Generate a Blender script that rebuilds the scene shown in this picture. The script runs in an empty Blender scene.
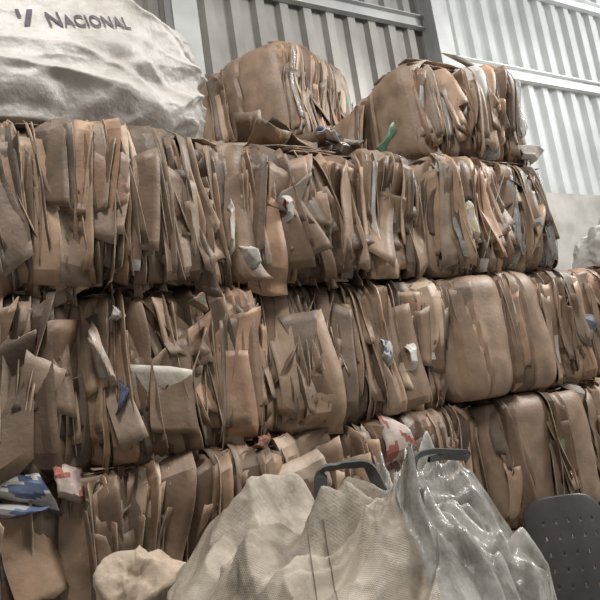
import bpy, bmesh, math, random
from mathutils import Vector, Matrix, noise
from mathutils.bvhtree import BVHTree
sc=bpy.context.scene
col=sc.collection
sc.view_settings.view_transform='Standard'
def V(x,y,z): return Vector((x,y,z))
def nz(x,y,z): return noise.noise(Vector((x,y,z)))
def crum(x,y,z,wp=.35):
    d=noise.voronoi(Vector((x+wp*nz(x,y,z),y+wp*nz(y,z,x),z)))[0]
    return d[1]-d[0]

# ---------------- materials ----------------
def newmat(name):
    m=bpy.data.materials.new(name); m.use_nodes=True
    nt=m.node_tree; b=nt.nodes['Principled BSDF']
    return m,nt,b
def N(nt,t,**k):
    n=nt.nodes.new(t)
    for a,v in k.items(): setattr(n,a,v)
    return n
def mul_noise(nt,b,colsock,scale=6,lo=.55,hi=1.15,bump=.3,bscale=40,detail=6,bdist=.01):
    tc=N(nt,'ShaderNodeTexCoord')
    no=N(nt,'ShaderNodeTexNoise'); no.inputs['Scale'].default_value=scale; no.inputs['Detail'].default_value=detail
    nt.links.new(tc.outputs['Object'],no.inputs['Vector'])
    mr=N(nt,'ShaderNodeMapRange'); mr.inputs[1].default_value=.3; mr.inputs[2].default_value=.7
    mr.inputs[3].default_value=lo; mr.inputs[4].default_value=hi
    nt.links.new(no.outputs['Fac'],mr.inputs[0])
    vm=N(nt,'ShaderNodeVectorMath',operation='SCALE')
    nt.links.new(colsock,vm.inputs[0]); nt.links.new(mr.outputs[0],vm.inputs['Scale'])
    nt.links.new(vm.outputs[0],b.inputs['Base Color'])
    n2=N(nt,'ShaderNodeTexNoise'); n2.inputs['Scale'].default_value=bscale; n2.inputs['Detail'].default_value=4
    nt.links.new(tc.outputs['Object'],n2.inputs['Vector'])
    bp=N(nt,'ShaderNodeBump'); bp.inputs['Strength'].default_value=bump; bp.inputs['Distance'].default_value=bdist
    nt.links.new(n2.outputs['Fac'],bp.inputs['Height']); nt.links.new(bp.outputs[0],b.inputs['Normal'])
    return tc,vm
def rgb(nt,c):
    r=N(nt,'ShaderNodeRGB'); r.outputs[0].default_value=(*c,1); return r.outputs[0]
M_card,nt,b=newmat('cardboard')
at=N(nt,'ShaderNodeAttribute',attribute_name='Tint')
mul_noise(nt,b,at.outputs['Color'],8,.65,1.15,.25,45)
b.inputs['Roughness'].default_value=.52
b.inputs['Specular IOR Level'].default_value=.45
M_edge,nt,b=newmat('cardboard_cut_edge')
mul_noise(nt,b,rgb(nt,(.35,.265,.19)),12,.3,1.25,.2,60)
b.inputs['Roughness'].default_value=.8
M_film,nt,b=newmat('plastic_film')
mul_noise(nt,b,rgb(nt,(.5,.5,.49)),9,.6,1.2,.8,25)
b.inputs['Roughness'].default_value=.2; b.inputs['Alpha'].default_value=.4
def simple(name,c,rough=.6,metal=0,**k):
    m,nt,b=newmat(name); mul_noise(nt,b,rgb(nt,c),**k)
    b.inputs['Roughness'].default_value=rough; b.inputs['Metallic'].default_value=metal
    return m
def weave(name,c,rough=.55,dirt=(.25,.2,.14),dirtamt=.55,bstr=.55,bsc=14,wv=.03,strip=(1,1,1)):
    m,nt,b=newmat(name)
    tc=N(nt,'ShaderNodeTexCoord')
    no=N(nt,'ShaderNodeTexNoise'); no.inputs['Scale'].default_value=4.5; no.inputs['Detail'].default_value=10; no.inputs['Roughness'].default_value=.7
    nt.links.new(tc.outputs['Object'],no.inputs['Vector'])
    mr=N(nt,'ShaderNodeMapRange'); mr.inputs[1].default_value=.40; mr.inputs[2].default_value=.66; mr.inputs[4].default_value=dirtamt
    nt.links.new(no.outputs['Fac'],mr.inputs[0])
    mx=N(nt,'ShaderNodeMix',data_type='RGBA'); mx.inputs[6].default_value=(*c,1); mx.inputs[7].default_value=(*dirt,1)
    nt.links.new(mr.outputs[0],mx.inputs[0])
    nt.links.new(mx.outputs[2],b.inputs['Base Color'])
    mp=N(nt,'ShaderNodeMapping'); mp.inputs['Scale'].default_value=strip
    nt.links.new(tc.outputs['Object'],mp.inputs[0])
    n2=N(nt,'ShaderNodeTexNoise'); n2.inputs['Scale'].default_value=bsc; n2.inputs['Detail'].default_value=6
    nt.links.new(mp.outputs[0],n2.inputs['Vector'])
    w1=N(nt,'ShaderNodeTexWave'); w1.inputs['Scale'].default_value=90; w1.bands_direction='Z'
    w2=N(nt,'ShaderNodeTexWave'); w2.inputs['Scale'].default_value=90; w2.bands_direction='X'
    nt.links.new(tc.outputs['Object'],w1.inputs['Vector']); nt.links.new(tc.outputs['Object'],w2.inputs['Vector'])
    ad=N(nt,'ShaderNodeMath',operation='ADD'); nt.links.new(w1.outputs['Fac'],ad.inputs[0]); nt.links.new(w2.outputs['Fac'],ad.inputs[1])
    ma=N(nt,'ShaderNodeMath',operation='MULTIPLY_ADD'); ma.inputs[1].default_value=wv
    nt.links.new(ad.outputs[0],ma.inputs[0]); nt.links.new(n2.outputs['Fac'],ma.inputs[2])
    bp=N(nt,'ShaderNodeBump'); bp.inputs['Strength'].default_value=bstr; bp.inputs['Distance'].default_value=.025
    nt.links.new(ma.outputs[0],bp.inputs['Height']); nt.links.new(bp.outputs[0],b.inputs['Normal'])
    b.inputs['Roughness'].default_value=rough
    return m
M_bagW=weave('woven_polypropylene_white',(.48,.46,.43),rough=.38,dirt=(.22,.195,.16),dirtamt=.55,wv=.015)
M_bagF=weave('woven_polypropylene_dirty',(.47,.41,.33),rough=.45,dirt=(.12,.095,.065),dirtamt=.85,wv=.05)
M_bagG=weave('liner_plastic_grey',(.42,.41,.38),rough=.2,dirt=(.08,.075,.06),dirtamt=.85,bstr=.7,bsc=18,wv=0,strip=(1,1,.35))
M_bagB=weave('sack_beige',(.48,.38,.29),dirtamt=.6)
M_bagWhite=weave('sack_white',(.6,.6,.57),dirtamt=.25)
M_ink=simple('print_ink',(.085,.07,.095),.7)
M_strap=simple('strap_dark',(.08,.08,.075),.6)
M_seam=simple('seam_thread',(.20,.17,.13),.8)
M_metal=simple('sheet_metal_grey',(.33,.32,.30),.45,.25,scale=1.2,lo=.7,hi=1.15,bump=.05,bscale=6)
M_steel=simple('painted_steel',(.44,.45,.44),.5,.1,scale=2,lo=.8,hi=1.1,bump=.05)
M_steelL=simple('galvanised_girt',(.75,.76,.76),.4,.1,scale=2,lo=.85,hi=1.1,bump=.05)
M_conc=simple('concrete',(.40,.38,.35),.85,0,scale=2.5,lo=.7,hi=1.1,bump=.3,bscale=20)
M_dark=simple('dark_plastic',(.045,.042,.04),.45,0,scale=8,lo=.8,hi=1.2,bump=.1)
M_trans,nt,b=newmat('translucent_sheet')
mul_noise(nt,b,rgb(nt,(.68,.70,.69)),1.5,.85,1.1,.05,6)
b.inputs['Roughness'].default_value=.5
tr=N(nt,'ShaderNodeBsdfTranslucent'); tr.inputs[0].default_value=(.84,.86,.85,1)
mx=N(nt,'ShaderNodeMixShader'); mx.inputs[0].default_value=.38
out=nt.nodes['Material Output']
nt.links.new(b.outputs[0],mx.inputs[1]); nt.links.new(tr.outputs[0],mx.inputs[2]); nt.links.new(mx.outputs[0],out.inputs[0])

# ---------------- mesh builder ----------------
class MB:
    def __init__(s): s.v=[];s.f=[];s.m=[];s.c=[]
    def grid(s,rows,mat=0,color=(1,1,1),cf=None,close=False,keep=None):
        b=len(s.v); n=len(rows[0]); R=len(rows)
        for r in rows: s.v.extend(r)
        for i in range(R-1):
            for j in range(n if close else n-1):
                if keep and not keep(i,j): continue
                j2=(j+1)%n
                s.f.append((b+i*n+j,b+i*n+j2,b+(i+1)*n+j2,b+(i+1)*n+j)); s.m.append(mat)
                s.c.append(cf(i,j) if cf else color)
    def box(s,x0,x1,y0,y1,z0,z1,mat=0,color=(1,1,1)):
        b=len(s.v)
        s.v+= [V(x,y,z) for z in (z0,z1) for y in (y0,y1) for x in (x0,x1)]
        for q in ((0,2,3,1),(4,5,7,6),(0,1,5,4),(2,6,7,3),(0,4,6,2),(1,3,7,5)):
            s.f.append(tuple(b+i for i in q)); s.m.append(mat); s.c.append(color)
    def obj(s,name,mats,smooth=True,ang=35,parent=None,loc=(0,0,0),rot=(0,0,0)):
        me=bpy.data.meshes.new(name); me.from_pydata([tuple(p) for p in s.v],[],s.f)
        for m in mats: me.materials.append(m)
        me.polygons.foreach_set('material_index',s.m)
        a=me.attributes.new('Tint','FLOAT_COLOR','FACE')
        fl=[]
        for c in s.c: fl+=[c[0],c[1],c[2],1]
        a.data.foreach_set('color',fl)
        me.update()
        if smooth:
            me.polygons.foreach_set('use_smooth',[True]*len(me.polygons))
            if ang: me.set_sharp_from_angle(angle=math.radians(ang))
        o=bpy.data.objects.new(name,me); col.objects.link(o)
        o.location=loc; o.rotation_euler=rot
        if parent: o.parent=parent
        return o

# ---------------- cardboard bales ----------------
def card_col(r):
    k=r.choice([r.uniform(.32,.7),r.uniform(.6,1.0),r.uniform(.85,1.55)])
    base=r.choice([(.26,.178,.118),(.285,.20,.137),(.235,.157,.103),(.30,.225,.165),(.25,.155,.10)])
    return tuple(c*k for c in base)
PR=[(.55,.52,.48),(.5,.5,.5),(.58,.54,.46),(.5,.5,.48),(.34,.10,.08),(.08,.12,.24),(.10,.20,.12),(.45,.28,.12),(.32,.14,.12),(.45,.47,.5)]
def bale(name,W,H,D,loc,rot=0,seed=0,style='mix',n=150,colour=.06,film=0,tiltb=0,left='slab',bright=1.,nside=36,topz=.06,leftn=2,ry=0,big=.28,lump=.065,wild=.08):
    r=random.Random(seed); B=MB()
    def place(face,a,z,o):
        if face=='F': return V(a,-o,z)
        if face=='L': return V(-W/2-o,D/2-a,z)
        if face=='R': return V(W/2+o,D/2+a,z)
        return V(-a,D+o,z)
    def surf(a,z,Wf,face):
        zz=abs(2*z/H-1); aa=min(1.1,abs(2*a/Wf))
        return .04*(1-aa**3) -.07*min(1.2,zz)**8 -.08*aa**8 + lump*1.5*nz(a*2.0+seed*3.1,z*1.6,seed+ord(face))
    def topof(a): return H+.09*nz(a*3+seed,seed*1.7,3.)
    def lean(a): return tiltb+.25*nz(a*1.7+seed*2.3,7.1,seed)
    def sheet(face,Wf,a0,zc,L,w,tilt,phi,base,sg,mat=0,calm=False):
        so=r.random()*90; nl=12; nc=6
        twist=r.uniform(-.4,.4); curl=r.uniform(-.6,.8)
        kt=r.choice([0,0,0,r.uniform(-.15,.4)]); kl=r.uniform(.55,.85)
        kb=r.choice([0,0,0,r.uniform(-.15,.3)]); kk=r.uniform(.15,.4)
        st=r.uniform(-.7,.7)*w; sb=r.uniform(-.7,.7)*w
        amp=r.uniform(.001,.008)
        bend=r.uniform(-.015,.015)
        taper=r.uniform(.4,1.2) if r.random()<.4 else 1
        cr=[]
        for q in range(r.choice((1,2,2,3))):
            an=r.uniform(0,6.28); cr.append((math.cos(an),math.sin(an)*1.5,r.uniform(-.15,.35),r.uniform(-.13,.13)*min(1,w/.12+.3)))
        ni=r.randint(1,4) if r.random()<.35 else 0; nj=r.randint(2,5); nt_=r.random()<.5
        jg=.02 if r.random()<.35 else .003
        jag=[r.uniform(-jg,jg) for q in range(nc+1)]; jag2=[r.uniform(-jg,jg) for q in range(nc+1)]
        ext=-.09 if (face=='F' and loc[2]>.1 and r.random()<.45) else 0.0
        rows=[]
        for i in range(nl+1):
            l=i/nl; row=[]
            for j in range(nc+1):
                qn=0 if j==0 else (j-1)/(nc-1)
                q=w*qn*(1+(taper-1)*l)
                ph=phi+twist*(l-.5)
                z=zc+(l-.5)*L + (st*qn*max(0,l-.5)*2 + sb*qn*max(0,.5-l)*2)
                if i==nl: z+=jag[j]
                if i==0: z+=jag2[j]
                a=a0+math.tan(tilt)*(z-zc)+bend*math.sin(l*3.1)+sg*q*math.cos(ph)
                o=base+q*math.sin(ph)+curl*q*q
                if j==0: o-=.15
                if l>kl: o+=kt*(l-kl)*L
                if l<kk: o+=kb*(kk-l)*L
                for cx,cy,cc,ck in cr:
                    dd=(qn-.5)*cx+(l-.5)*cy-cc
                    if dd>0: o+=ck*dd; a+=.4*ck*dd
                a+=nz(a*4+so,z*4,so)*amp*1.6
                o+=nz(a*6,z*6+so,so)*amp*1.8+nz(a*18,z*18+so,so)*amp*.5
                a=max(-Wf/2-.03,min(Wf/2+.03,a))
                z=max(ext,min(topof(a)+topz,z))
                if z<.0: o=max(o,.02)
                if o>.06: o=.06+(o-.06)*.45
                o+=surf(a,max(0,z),Wf,face)
                row.append(place(face,a,z,o))
            rows.append(row)
        c=tuple(x*bright for x in card_col(r)); cf=None
        u=r.random()
        if u<colour*(.6 if w<.08 else .12):
            kq=r.uniform(.6,1.); c=tuple(x*kq for x in r.choice(PR[:4]))
        elif u<colour*2:
            c2=r.choice(PR); i0=r.randint(0,8);i1=i0+r.randint(1,3);j0=r.randint(1,4);j1=j0+r.randint(1,3)
            cf=lambda i,j:(c2 if (i0<=i<i1 and j0<=j<j1) else c)
        keep=None
        if ni: keep=lambda i,j: not ((i>=12-ni if nt_ else i<ni) and j>=nj)
        B.grid(rows,mat,c,cf,keep=keep)
    def slabs(face,Wf,k,x0=None,x1=None):
        lo=-Wf/2 if x0 is None else x0; hi=Wf/2 if x1 is None else x1
        cuts=sorted([lo,hi]+[lo+(hi-lo)*(q+r.uniform(-.2,.2))/k for q in range(1,k)])
        for q in range(k):
            a0,a1=cuts[q]-.015,cuts[q+1]+.015
            so=r.random()*50; nA,nZ=24,40; bl=r.uniform(.04,.09); tl=r.uniform(-.05,.05)
            k0=r.uniform(.75,1.0)*bright; c=(.285*k0,.198*k0,.136*k0)
            rows=[]
            ztop=H+r.uniform(-.03,.03)
            for i in range(nZ+1):
                z=ztop*i/nZ; row=[]
                for j in range(nA+1):
                    t=j/nA; aa=a0+(a1-a0)*t+tl*(z/H-.5)+.02*nz(z*2,so,t)
                    o=.03+bl*(1-abs(2*t-1)**3)-.12*abs(2*t-1)**12
                    zz=abs(2*z/H-1); o-=.08*zz**8
                    pl=min(.5*(aa-a0)+.12*math.sin(so)*z,.25+.2*math.cos(so*3)*(z-.4)-.4*(aa-a0),.12+.35*(z-.2*so%.7))
                    o+=.22*max(-.2,min(.2,pl))
                    o-=.03*math.exp(-(((aa-a0)/(a1-a0)-.35-.25*z*math.sin(so))/.02)**2)
                    o+=.03*nz(aa*2+so,z*1.5,2)+.012*(crum(aa*5+so,z*3,so,.1)-.3)
                    row.append(place(face,aa,z,o))
                rows.append(row)
            B.grid(rows,0,c)
            for e in range(12):
                L=r.uniform(.4,1)*H
                sheet(face,Wf,a0+r.uniform(0,.08),r.uniform(L/2,H-L/2+.01),L,r.uniform(.03,.12),r.gauss(0,.06),r.uniform(.1,1.2),r.uniform(.02,.09),r.choice((-1,1)))
    B.box(-W/2+.08,W/2-.08,.09,D-.08,.01,H-.04,0,(.035,.024,.017))  # near-black core colour paints occlusion shade into gaps between sheets
    def messy(face,Wf,cnt,x0=None):
        for k in range(cnt):
            u=r.random()
            a0=r.uniform(-Wf/2 if x0 is None else x0,Wf/2)
            if u<big:
                L=r.uniform(.4,1.0)*H; w=r.uniform(.12,.28); phi=r.uniform(-.15,.4); base=r.uniform(-.04,.02)
            elif u<big+.35:
                L=r.uniform(.6,1.05)*H; w=r.uniform(.04,.11); phi=r.uniform(.8,1.5); base=r.uniform(-.1,.0)
            else:
                L=r.uniform(.45,1.05)*H; w=r.uniform(.04,.14); phi=r.uniform(.1,.9); base=r.uniform(-.06,.025)
            L=min(L,H*1.03)
            zc=r.uniform(L/2-.07,max(L/2,H-L/2)+topz)
            tilt=lean(a0)+r.gauss(0,.055)
            if r.random()<wild: tilt+=r.uniform(-.6,.6)
            sheet(face,Wf,a0,zc,L,w,tilt,phi,base,r.choice((-1,1,1)),1 if r.random()<film else 0)
    if style=='slab': slabs('F',W,leftn+1); messy('F',W,n//6)
    elif style=='half':
        slabs('F',W,2,-W/2,W*.1); messy('F',W,n,W*.06)
    else: messy('F',W,n)
    if left=='slab': slabs('L',D,leftn)
    else: messy('L',D,nside)
    messy('R',D,nside); messy('B',W,nside//2)
    for k in range(18):
        cx=r.uniform(-W/2+.2,W/2-.2); cy=r.uniform(.1,D-.2); w=r.uniform(.15,.35); l=r.uniform(.15,.4); an=r.uniform(0,3)
        rows=[];zb=r.uniform(-.03,.03)
        for i in range(5):
            row=[]
            for j in range(5):
                x=(i/4-.5)*l*2; y=(j/4-.5)*w*2
                X=cx+x*math.cos(an)-y*math.sin(an); Y=cy+x*math.sin(an)+y*math.cos(an)
                X=max(-W/2,min(W/2,X)); Y=max(0,min(D,Y))
                row.append(V(X,Y,H-.01+zb+.03*nz(X*4,Y*4,k)))
            rows.append(row)
        B.grid(rows,0,card_col(r))
    o=B.obj(name,[M_card,M_film,M_edge],True,14,loc=loc,rot=(0,ry,rot))
    s=o.modifiers.new('thickness','SOLIDIFY'); s.thickness=.006; s.offset=0; s.material_offset_rim=2
    return o
H=.85
def row(z,edges,specs,y=0):
    for k in range(len(edges)-1):
        x0,x1=edges[k],edges[k+1]
        sp=dict(specs[k]); dy=sp.pop('dy',0)
        bale('cardboard_bale',x1-x0-.03,H-.02,1.2,((x0+x1)/2,y+dy,z),rot=sp.pop('rot',0),seed=sp.pop('seed'),**sp)
row(0,[-.85,.45,1.6,2.95,4.2,5.5],[dict(seed=11,n=60),dict(seed=12,n=60),dict(seed=13,n=60),dict(seed=14,n=110,style='slab'),dict(seed=15,n=100)])
row(H,[-.95,.3,1.55,2.95,4.3,5.6],[dict(seed=21,n=150,dy=.0,big=.35),dict(seed=22,n=170,dy=.03,rot=.02,big=.3,ry=.01),dict(seed=23,n=170,dy=.06,wild=.1),dict(seed=24,n=90,style='half',dy=-.02,colour=.1),dict(seed=25,n=110)])
row(2*H,[-.9,.45,1.44,2.77,4.12,5.4],[dict(seed=31,n=130,tiltb=.1,dy=-.02,big=.5,rot=.02,wild=.12),dict(seed=32,n=160,dy=.02,tiltb=.03,big=.42,wild=.12,ry=-.012),dict(seed=33,n=190,dy=.08,tiltb=-.05,rot=-.02,colour=.1,ry=.012),dict(seed=34,n=110,style='half',dy=.0),dict(seed=35,n=120)])
row(3*H,[-1.5,-.1,1.3,2.72,3.98],[dict(seed=41,n=150,dy=-.04),dict(seed=42,n=200,dy=-.08,colour=.02,tiltb=-.03,big=.25,wild=.05),dict(seed=43,n=170,dy=-.0,rot=.02,big=.36,wild=.1,ry=.012),dict(seed=44,n=200,dy=.0,colour=.12,film=.15,big=.2)])
bale('cardboard_bale',1.08,.74,1.3,(3.38,.02,4*H+.01),rot=-.04,ry=.02,seed=51,n=170,colour=.12,left='slab',leftn=2,bright=1.12,film=.06,big=.15,lump=.09,topz=.08)
for k,x in enumerate([-.8,.55,1.9,3.25]):
    for q,z in enumerate([0,H,2*H,3*H]):
        bale('cardboard_bale',1.3,H-.02,1.2,(x,1.36,z),seed=60+k*5+q,n=15,nside=15)
bale('cardboard_bale',1.35,.62,1.1,(2.15,1.3,4*H),seed=90,n=110,colour=.35,film=.15,nside=60,left='m')
bale('cardboard_bale',1.25,1.02,1.35,(3.12,1.54,4*H+.66),rot=.5,ry=-.05,seed=93,n=200,colour=.14,left='slab',leftn=2,bright=1.15,lump=.08,film=.05,topz=.03)
for k,(x,y) in enumerate([(6.6,.9),(7.95,.9)]):
    for q in range(3):
        bale('cardboard_bale',1.3,H-.02,1.2,(x,y,q*H),seed=120+k*4+q,n=60,nside=40,left='m')

# loose cardboard & rubbish lying on top of the upper row
B=MB(); r=random.Random(77)
for k in range(75):
    cx=r.uniform(1.5,2.7); cy=r.uniform(.08,1.1); cz=3.46+r.uniform(0,.16)*(.4+cy*.8)
    E=Matrix.Rotation(r.uniform(0,6.28),3,'Z')@Matrix.Rotation(r.gauss(0,.6),3,'X')@Matrix.Rotation(r.gauss(0,.4),3,'Y')
    l,w_=r.uniform(.06,.2),r.uniform(.05,.14); so=r.random()*50; an=r.uniform(0,6)
    rows=[]
    for i in range(7):
        row_=[]
        for j in range(6):
            u=i/6-.5; v=j/5-.5
            p=E@V(u*l*2,v*w_*2,.12*max(0,u*math.cos(an)+v*math.sin(an))+.03*nz(u*3+so,v*3,so))+V(cx,cy,cz)
            p.z=max(3.41,p.z); row_.append(p)
        rows.append(row_)
    B.grid(rows,0,card_col(r) if r.random()<.72 else r.choice(PR))
o=B.obj('loose_cardboard_pile',[M_card],True,24); s=o.modifiers.new('t','SOLIDIFY'); s.thickness=.005

# printed / pale carton scraps standing out of the bale faces
W_=(.50,.48,.44); PK=(.46,.38,.34); RD=(.30,.10,.08); BL=(.09,.12,.20); GN=(.12,.20,.10); LC=(.42,.33,.255); DK=(.05,.06,.08); NV=(.04,.05,.09); YE=(.42,.36,.2); BK=(.25,.175,.12)
scr=[(1.67,2.91,.12,.32,.15,W_,RD),(1.365,2.68,.08,.15,-.1,W_,W_),(.62,2.41,.07,.07,.3,W_,W_),(1.05,2.44,.1,.08,.5,BK,GN),
(1.30,1.68,.1,.08,.2,BK,RD),(2.13,1.58,.15,.27,.1,PK,RD),(1.5,1.45,.24,.24,-.3,LC,LC),(2.2,2.08,.10,.15,.6,W_,BL),(3.0,2.9,.09,.26,.1,W_,YE),
(4.0,2.05,.22,.3,.5,DK,DK),(.6,2.0,.05,.16,.1,NV,NV),(2.88,3.3,.10,.16,.3,W_,W_),(3.83,3.47,.2,.12,.2,W_,W_),
(.14,1.66,.26,.14,.35,W_,BL),(.34,1.66,.13,.16,.25,PK,RD),(.0,1.60,.3,.09,.3,(.3,.3,.3),BL),(.28,2.95,.09,.4,-.1,LC,LC),(.75,3.0,.07,.35,.2,LC,LC),
(2.35,2.0,.06,.22,.1,W_,W_),(3.5,2.9,.06,.3,.0,W_,W_),(3.72,2.9,.07,.25,.1,W_,W_),(.52,2.2,.06,.3,-.3,LC,W_),(1.28,2.85,.05,.3,.0,W_,LC)]
B=MB(); r=random.Random(5)
for (x,z,w,h,t,c1,c2) in scr:
    rows=[]; so=r.random()*40; an=r.uniform(0,6); yb=r.uniform(-.11,-.07); yaw=r.uniform(-.6,.6)
    jx=[r.uniform(-.35,.35) for q in range(4)]
    for i in range(15):
        row_=[]
        for j in range(11):
            u=j/10-.5; v=i/14-.5
            a=u*w*(1+jx[0]*v*2)+jx[2]*w*v; b=v*h*(1+jx[1]*u*2)
            X=x+a*math.cos(t)+b*math.sin(t)+.006*nz(u*4+so,v*4,0); Z=z-a*math.sin(t)+b*math.cos(t)+.008*nz(u*5,v*3+so,2)
            dd=max(0,u*math.cos(an)+v*math.sin(an)-.02)
            Y=yb+yaw*a+.18*dd+.012*nz(X*9+so,Z*9,so)+.3*max(0,abs(v)-.32)
            row_.append(V(X,Y,Z))
        rows.append(row_)
    def cf(i,j,c1=c1,c2=c2,so=so): return c2 if nz(i*.25+so,j*.3,so)>.16 else c1
    B.grid(rows,0,c1,cf)
o=B.obj('printed_carton_scraps',[M_card],True,18); s=o.modifiers.new('t','SOLIDIFY'); s.thickness=.005

# ---------------- bags ----------------
def fold(x,y,z,p=2.5):
    return (1-abs(nz(x,y,z))*2.0 if abs(nz(x,y,z))<.5 else 0)**p
def prof_slump(t):
    if t<.12: return .90+.10*math.sin(t/.12*math.pi/2)
    if t<.35: return 1.0
    u=(t-.35)/.65
    return max(.02,(1-.20*u-.80*u**5))
def bulk_bag(name,c,rx,ry,h,prof,seed=0,amp=.05,exp=.75,na=340,nzv=170,sag=.06):
    B=MB(); rows=[]
    for i in range(nzv+1):
        t=i/nzv; row=[]
        for j in range(na):
            a=2*math.pi*j/na; ca,sa=math.cos(a),math.sin(a)
            ex=exp+(1-exp)*t
            X=math.copysign(abs(ca)**ex,ca); Y=math.copysign(abs(sa)**ex,sa)
            p=prof(t)
            sh=ca+.7*t*t
            f=crum(sh*2.4+seed,sa*1.4,t*2.2+seed)
            f2=crum(ca*3+seed-t*2.5,sa*3+3,t*6+seed)
            f4=crum(ca*8+seed-t*5,sa*8+3,t*12+seed)
            f3=fold(ca*2+t*3+seed,sa*2,t*5+3,2)
            g=nz(ca*1.2+seed,sa*1.2,t*1.6)
            # cloth pulled tight around the printed panel
            dm=1 if sa>0 else 1-.9*math.exp(-(((X-.33)/.38)**2)**2-(((t-.45)/.15)**2)**2)
            pr=p*(1-amp*dm*(f-.3)-amp*.4*dm*(f2-.3)-amp*.10*dm*(f4-.3)+amp*.3*dm*(f3-.4)+amp*1.2*g)
            z=h*t**.9
            z+=sag*nz(ca*2+seed,sa*2,t*2)*min(1,t*4)
            row.append(V(c[0]+rx*X*pr,c[1]+ry*Y*pr,c[2]+z))
        rows.append(row)
    B.grid(rows,0,close=True)
    b=len(B.v); B.v.append(V(c[0],c[1],c[2]))
    for j in range(na): B.f.append((b,(j+1)%na,j)); B.m.append(0); B.c.append((1,1,1))
    return B
B=bulk_bag('bulk_bag',(.14,.70,3.45),1.31,.70,1.3,prof_slump,seed=3.3,amp=.15,sag=.10)
bag=B.obj('bulk_bag',[M_bagW],True,None)
bvh=BVHTree.FromPolygons([tuple(p) for p in B.v],B.f)
def decal(me_src,mat,name,origin,rot,scale=(1,1)):
    bm=bmesh.new(); bm.from_mesh(me_src)
    for k in range(-20,60):
        for no,co in ((V(1,0,0),V(k*.015,0,0)),(V(0,1,0),V(0,k*.015,0))):
            bmesh.ops.bisect_plane(bm,geom=bm.verts[:]+bm.edges[:]+bm.faces[:],plane_co=co,plane_no=no)
    bmesh.ops.triangulate(bm,faces=bm.faces[:])
    for v in bm.verts:
        x=v.co.x*scale[0]; y=v.co.y*scale[1]
        X=origin[0]+x*math.cos(rot)-y*math.sin(rot); Z=origin[1]+x*math.sin(rot)+y*math.cos(rot)
        hit=bvh.ray_cast(V(X,-3,Z),V(0,1,0))
        Y=hit[0].y if hit[0] else -.05
        v.co=V(X,Y-.008,Z)
    me=bpy.data.meshes.new(name); bm.to_mesh(me); bm.free(); me.materials.append(mat)
    o=bpy.data.objects.new(name,me); col.objects.link(o); o.parent=bag
    return o
def text_mesh(s,size):
    cu=bpy.data.curves.new('t','FONT'); cu.body=s; cu.size=size; cu.offset=.0018; cu.resolution_u=3; cu.space_character=1.05
    o=bpy.data.objects.new('t',cu); col.objects.link(o)
    dg=bpy.context.evaluated_depsgraph_get()
    me=bpy.data.meshes.new_from_object(o.evaluated_get(dg))
    w=max(v.co.x for v in me.vertices)
    bpy.data.objects.remove(o)
    return me,w
rt=math.radians(14)
ox,oz=.43,3.985
me,w=text_mesh('N',.135); decal(me,M_ink,'lettering_initial',(ox,oz),rt,(.8,1))
x=ox+(w*.8+.008)*math.cos(rt); z=oz+(w*.8)*math.sin(rt)
me,w=text_mesh('ACIONAL',.110); decal(me,M_ink,'lettering',(x,z),rt,(.77,1))
me=bpy.data.meshes.new('m'); me.from_pydata([(0,0,0),(.03,0,0),(.075,.1,0),(.045,.1,0)],[],[(0,1,2,3)]); decal(me,M_ink,'printed_mark',(.31,3.97),rt)
me=bpy.data.meshes.new('m2'); me.from_pydata([(0,.05,0),(.02,.05,0),(.02,.1,0),(0,.1,0)],[],[(0,1,2,3)]); decal(me,M_ink,'printed_mark_bar',(.295,3.97),rt)

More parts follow.
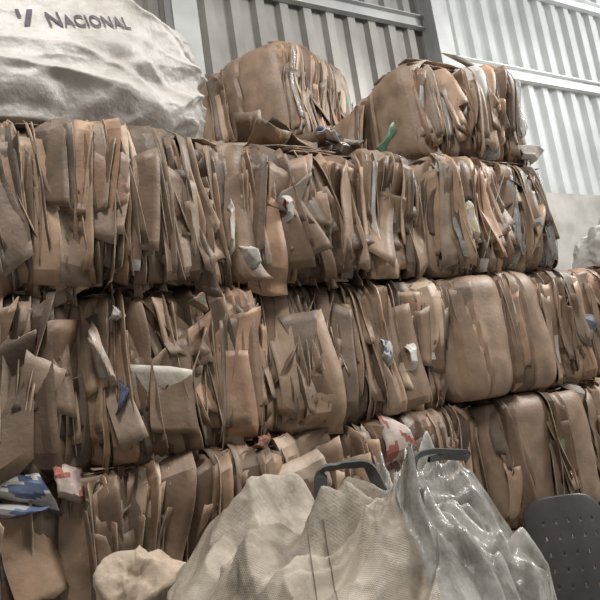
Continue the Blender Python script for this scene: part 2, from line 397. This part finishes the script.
# foreground bulk bag
PX,PY=1.10,-1.46
def seg(x,y,a,b):
    ax,ay=a;bx,by=b; dx,dy=bx-ax,by-ay
    t=max(0,min(1,((x-ax)*dx+(y-ay)*dy)/(dx*dx+dy*dy)))
    return t,math.hypot(x-ax-t*dx,y-ay-t*dy)
def front_bag():
    cx,cy=1.0,-1.25; R=.55; base=1.37
    rows=[]; na=440
    for i in range(0,261):
        s=i/260*2; row=[]
        for j in range(na):
            a=2*math.pi*j/na; ca,sa=math.cos(a),math.sin(a)
            ex=.8
            X=math.copysign(abs(ca)**ex,ca); Y=math.copysign(abs(sa)**ex,sa)
            if s<=1:
                rr=R*s; x=cx+X*rr; y=cy+Y*rr; z=base-.17*s**4
            else:
                t=s-1; rr=R*(1+.10*math.sin(min(1,t*1.6)*math.pi*.6))
                rr+=(-.07*crum(ca*3,sa*3,t*1.4)-.02*crum(ca*8,sa*8,t*5)+.03*nz(ca*3,sa*3,t*3))*min(1,t*8)
                x=cx+X*rr; y=cy+Y*rr; z=(base-.17)*(1-t)
            k=max(0,min(1,(1.55-s)/.6))
            d=math.hypot(x-PX,y-PY); an=math.atan2(y-PY,x-PX)
            right=max(0,min(1,(x-.35*(y+1.4)-PX+.03)/.05))
            rad=abs(nz(math.cos(an)*2.2+7+.3*d,math.sin(an)*2.2,d*.5))*2
            rad2=abs(nz(math.cos(an)*5+3,math.sin(an)*5+d,d))*2
            rad3=abs(nz(math.cos(an)*11+5,math.sin(an)*11+d*2,d*2))*2
            fade=min(1,d/.15)
            zz=z+k*(.26*math.exp(-d/.12)+fade*math.exp(-d/.4)*(.20*rad+(.05+.10*right)*rad2)+right*fade*.05*rad3*math.exp(-d/.8))
            p1=(x*.85+y*.5); p2=(-x*.5+y*.85)
            zz+=k*(.13*(.25-abs(nz(p1*4.2,p2*1.3,3)))*1.6+.10*(.25-abs(nz(p2*8+2*p1,p1*3,8)))*1.4+.06*nz(x*2.5,y*2.5,9))
            zz+=k*.05*(.35-crum(x*6,y*6,1.7))+k*.02*(.35-crum(x*15,y*15,4))
            d3=math.hypot((x-1.0)/.13,(y+1.24)/.10); zz-=k*.20*math.exp(-d3*d3)
            t1,dd=seg(x,y,(.70,-1.03),(1.0,-1.06))
            hh=1.66-.12*t1+.07*nz(x*8,y*9,1)-1.1*max(0,dd-.012)-.4*max(0,.25-t1)+.03*(.35-crum(x*9,y*9,7))
            if hh>zz: zz+=(hh-zz)*k
            t1,dd=seg(x,y,(.56,-1.18),(.72,-1.05))
            hh=1.46+.05*t1-1.1*dd+.02*nz(x*12,y*12,4)
            if hh>zz: zz+=(hh-zz)*k
            row.append(V(x+.03*k*nz(x*6,zz*6,y*3),y+.03*k*nz(y*6,zz*6,x*3+9),max(zz,.0)))
        rows.append(row)
    return rows
rows=front_bag(); B=MB()
B.grid(rows,0,close=True)
for k,f in enumerate(B.f):
    c=sum((B.v[i] for i in f),Vector())/4
    if c.x-.35*(c.y+1.4)>PX-.03: B.m[k]=1
fb=B.obj('bulk_bag',[M_bagF,M_bagG],True,None)
BV=B.v
bvf=BVHTree.FromPolygons([tuple(p) for p in B.v],B.f)
def top_at(x,y,dz=.0):
    h=bvf.ray_cast(V(x,y,4),V(0,0,-1)); return V(x,y,(h[0].z if h[0] else 1.3)+dz)
def ribbon(name,pts,w,mat,parent,up=V(0,0,1),th=.004):
    P=[]; n=len(pts)
    for i in range(n-1):
        p0=pts[max(0,i-1)];p1=pts[i];p2=pts[i+1];p3=pts[min(n-1,i+2)]
        for k in range(8):
            t=k/8
            P.append(.5*((2*p1)+(-p0+p2)*t+(2*p0-5*p1+4*p2-p3)*t*t+(-p0+3*p1-3*p2+p3)*t**3))
    P.append(pts[-1]); rows=[]
    for i,p in enumerate(P):
        d=(P[min(i+1,len(P)-1)]-P[max(i-1,0)]).normalized()
        s=d.cross(up); s=s.normalized() if s.length>1e-4 else V(1,0,0)
        nrm=s.cross(d)
        rows.append([p-s*w/2-nrm*th,p+s*w/2-nrm*th,p+s*w/2+nrm*th,p-s*w/2+nrm*th])
    B=MB(); B.grid(rows,0,close=True)
    return B.obj(name,[mat],True,30,parent=parent)
zs=max(top_at(.88+.05*q,-1.35).z for q in range(6))
ribbon('lifting_strap_1',[top_at(.87,-1.36,-.02),V(.89,-1.36,zs-.005),V(.95,-1.355,zs+.018),V(1.01,-1.36,zs+.015),V(1.05,-1.39,zs-.002),top_at(1.07,-1.42,-.02)],.04,M_strap,fb,up=V(.4,.6,1))
pk=max((p for p in BV if math.hypot(p.x-PX,p.y-PY)<.12),key=lambda p:p.z)
ribbon('lifting_strap_2',[pk+V(-.02,-.04,-.05),pk+V(.0,-.04,-.01),pk+V(.06,-.03,-.004),pk+V(.15,-.01,-.02),pk+V(.22,.0,-.035),pk+V(.21,.0,-.048),pk+V(.12,-.01,-.03),pk+V(.05,-.03,-.025)],.016,M_strap,fb,up=V(0,1,.3))
for q,(x0,y0) in enumerate(((.80,-1.40),(.84,-1.43))):
    ribbon('seam_%d'%(q+1),[top_at(x0-.006*k,y0-.012*k,.001) for k in range(18)],.004,M_seam,fb,th=.002)
def sack(name,c,r,mat,seed,amp=.25,pw=1.):
    B=MB(); rows=[]
    for i in range(111):
        th=math.pi*i/110; row=[]
        for j in range(160):
            ph=2*math.pi*j/160
            hs=max(0,math.sin(th))**pw
            d=V(hs*math.cos(ph),hs*math.sin(ph),-math.cos(th))
            q=r[2]/r[0] if pw<1 else 1
            f=-(crum(d.x*1.3+seed,d.y*1.3,d.z*1.3*q)-.3)*amp*1.6+nz(d.x*1.5,d.y*1.5+seed,d.z*1.5*q)*amp*1.5-amp*.5*(crum(d.x*3.5,d.y*3.5+seed,d.z*3.5*q)-.3)
            k=.9+f; kz=k if pw==1 else 1+.15*f
            row.append(V(c[0]+d.x*r[0]*k,c[1]+d.y*r[1]*k,max(c[2]+d.z*r[2]*kz,0 if c[2]<2.5 else 2.58)))
        rows.append(row)
    B.grid(rows,0,close=True)
    return B.obj(name,[mat],True,None)
sack('plastic_sack',(.46,-.72,.71),(.19,.19,.72),M_bagB,9.2,.3,.4)
for k,(x,y,zz) in enumerate([(6.8,1.35,2.98),(7.6,1.6,3.0),(8.3,1.3,2.9)]):
    sack('bulk_bag',(x,y,zz),(.5,.5,.5),M_bagWhite,20+k*7,.2)

def chair():
    e=bpy.data.objects.new('plastic_chair',None); col.objects.link(e); e.location=(2.90,-.55,-.0)
    e.rotation_euler=(0,0,math.radians(-34))
    B=MB(); rows=[]
    w,h=.50,.66; nx,nzz=60,72
    for i in range(nzz+1):
        row=[]
        for j in range(nx+1):
            t=i/nzz; u=j/nx*2-1
            ww=w/2*(1-.08*t)*(1-max(0,(t-.88)/.12)**3*.10)
            row.append(V(u*ww,.06*u*u+.2*t,h*t-.05*abs(u)**6*t-.02*u*u*t))
        rows.append(row)
    B.grid(rows,0,keep=lambda i,j: not (10<=i<64 and 7<=j<53 and i%9 in (2,3) and j%9 in (3,)))
    o=B.obj('backrest',[M_dark],True,40,parent=e,loc=(0,0,.43)); s=o.modifiers.new('t','SOLIDIFY'); s.thickness=.008
    S=MB(); rows=[]
    for i in range(13):
        row=[]
        for j in range(13):
            u=j/6-1; t=i/12
            row.append(V(u*.25,-.42*t,.45-.02*(1-u*u)*math.sin(t*3)-.03*max(0,t-.85)*6))
        rows.append(row)
    S.grid(rows,0); so=S.obj('seat',[M_dark],True,40,parent=e); s=so.modifiers.new('t','SOLIDIFY'); s.thickness=.012
    for q,(x,y) in enumerate([(-.22,-.02),(.22,-.02),(-.22,-.4),(.22,-.4)]):
        L=MB(); rows=[]
        for t in (0,.5,1):
            rr=.018+.01*t; X=x*(1.12-.12*t); Y=y+(.03 if y>-.1 else -.03)*(1-t)
            rows.append([V(X+rr*math.cos(a*math.pi/4),Y+rr*math.sin(a*math.pi/4),.45*t) for a in range(8)])
        L.grid(rows,0,close=True); L.obj('leg_%d'%(q+1),[M_dark],True,40,parent=e)
chair()

# ---------------- building ----------------
WY=4.0
B=MB()
def corr(x0,x1,z0,z1,mat):
    P=[];x=x0;per=.40
    while x<x1:
        for dx,d in ((0,0),(.18,0),(.22,-.09),(.36,-.09)):
            if x+dx<=x1: P.append((x+dx,d))
        x+=per
    B.grid([[V(x,WY+d,z) for x,d in P] for z in (z0,z1)],mat)
corr(-8,7.1,4.83,11,0); corr(7.1,20,4.83,11,1)
B.obj('wall_back',[M_metal,M_trans],False)
B=MB(); B.box(-8,20,WY-.1,WY+.15,0,4.83); B.obj('wall_back_base',[M_conc],False)
B=MB(); B.box(-8,20,-12,4.3,-.1,0); B.obj('floor',[M_conc],False)
def beam(name,x0,x1,zc,h,y,mat,fl=.1):
    B=MB(); B.box(x0,x1,y-.02,y+.0,zc-h/2,zc+h/2); B.box(x0,x1,y-fl,y,zc-h/2-.015,zc-h/2); B.box(x0,x1,y-fl,y,zc+h/2,zc+h/2+.015)
    return B.obj(name,[mat],False)
beam('trim_1',7.25,20,7.1,.22,WY-.1,M_steelL)
beam('trim_2',-8,6.95,7.75,.2,WY-.1,M_steel)
beam('trim_3',7.25,20,9.0,.2,WY-.1,M_steelL)
for x in (7.1,2.6):
    B=MB(); B.box(x-.17,x+.17,WY-.42,WY-.40,0,11); B.box(x-.17,x+.17,WY-.12,WY-.1,0,11); B.box(x-.012,x+.012,WY-.4,WY-.12,0,11)
    B.obj('steel_column',[M_steel],False)

# ---------------- lights ----------------
w=bpy.data.worlds.new('World'); sc.world=w; w.use_nodes=True; nt=w.node_tree
bg=nt.nodes['Background']
tc=N(nt,'ShaderNodeTexCoord'); sp=N(nt,'ShaderNodeSeparateXYZ'); cr=N(nt,'ShaderNodeValToRGB')
nt.links.new(tc.outputs['Generated'],sp.inputs[0]); nt.links.new(sp.outputs[2],cr.inputs[0])
cr.color_ramp.elements[0].color=(.31,.303,.295,1); cr.color_ramp.elements[0].position=0
cr.color_ramp.elements[1].color=(1,.995,.98,1); cr.color_ramp.elements[1].position=.9
nt.links.new(cr.outputs[0],bg.inputs[0]); bg.inputs[1].default_value=.47
def area(name,loc,tgt,sx,sy,e,c=(1,1,1)):
    l=bpy.data.lights.new(name,'AREA'); l.shape='RECTANGLE'; l.size=sx; l.size_y=sy; l.energy=e; l.color=c
    o=bpy.data.objects.new(name,l); col.objects.link(o); o.location=loc
    o.rotation_euler=(Vector(tgt)-Vector(loc)).to_track_quat('-Z','Y').to_euler()
area('skylight',(0,-3.0,8.5),(1.8,0,2.2),1.3,1.1,440,(1,.96,.92))
area('side_rake_light',(9,-3,7.5),(4,0,2.5),2.2,2.2,900,(1,.98,.95))  # added lamp raking in from the right, no opening built for it
area('wall_fill_light',(14,0,9),(10,4,6.5),2,2,400,(.98,1,1))  # added lamp to brighten the right wall sheets and show their ribs

# ---------------- camera ----------------
cam=bpy.data.cameras.new('Camera'); co=bpy.data.objects.new('Camera',cam); col.objects.link(co); sc.camera=co
cam.sensor_width=36; cam.lens=36.0
th,p,r=math.radians(29),math.radians(9),math.radians(8.4)
F=V(math.sin(th)*math.cos(p),math.cos(th)*math.cos(p),math.sin(p)); Rr=V(math.cos(th),-math.sin(th),0); U=Rr.cross(F)
R2=Rr*math.cos(r)-U*math.sin(r); U2=Rr*math.sin(r)+U*math.cos(r)
m=Matrix((R2,U2,-F)).transposed().to_4x4(); m.translation=V(0,-3,1.89)
co.matrix_world=m
cam.clip_start=.05
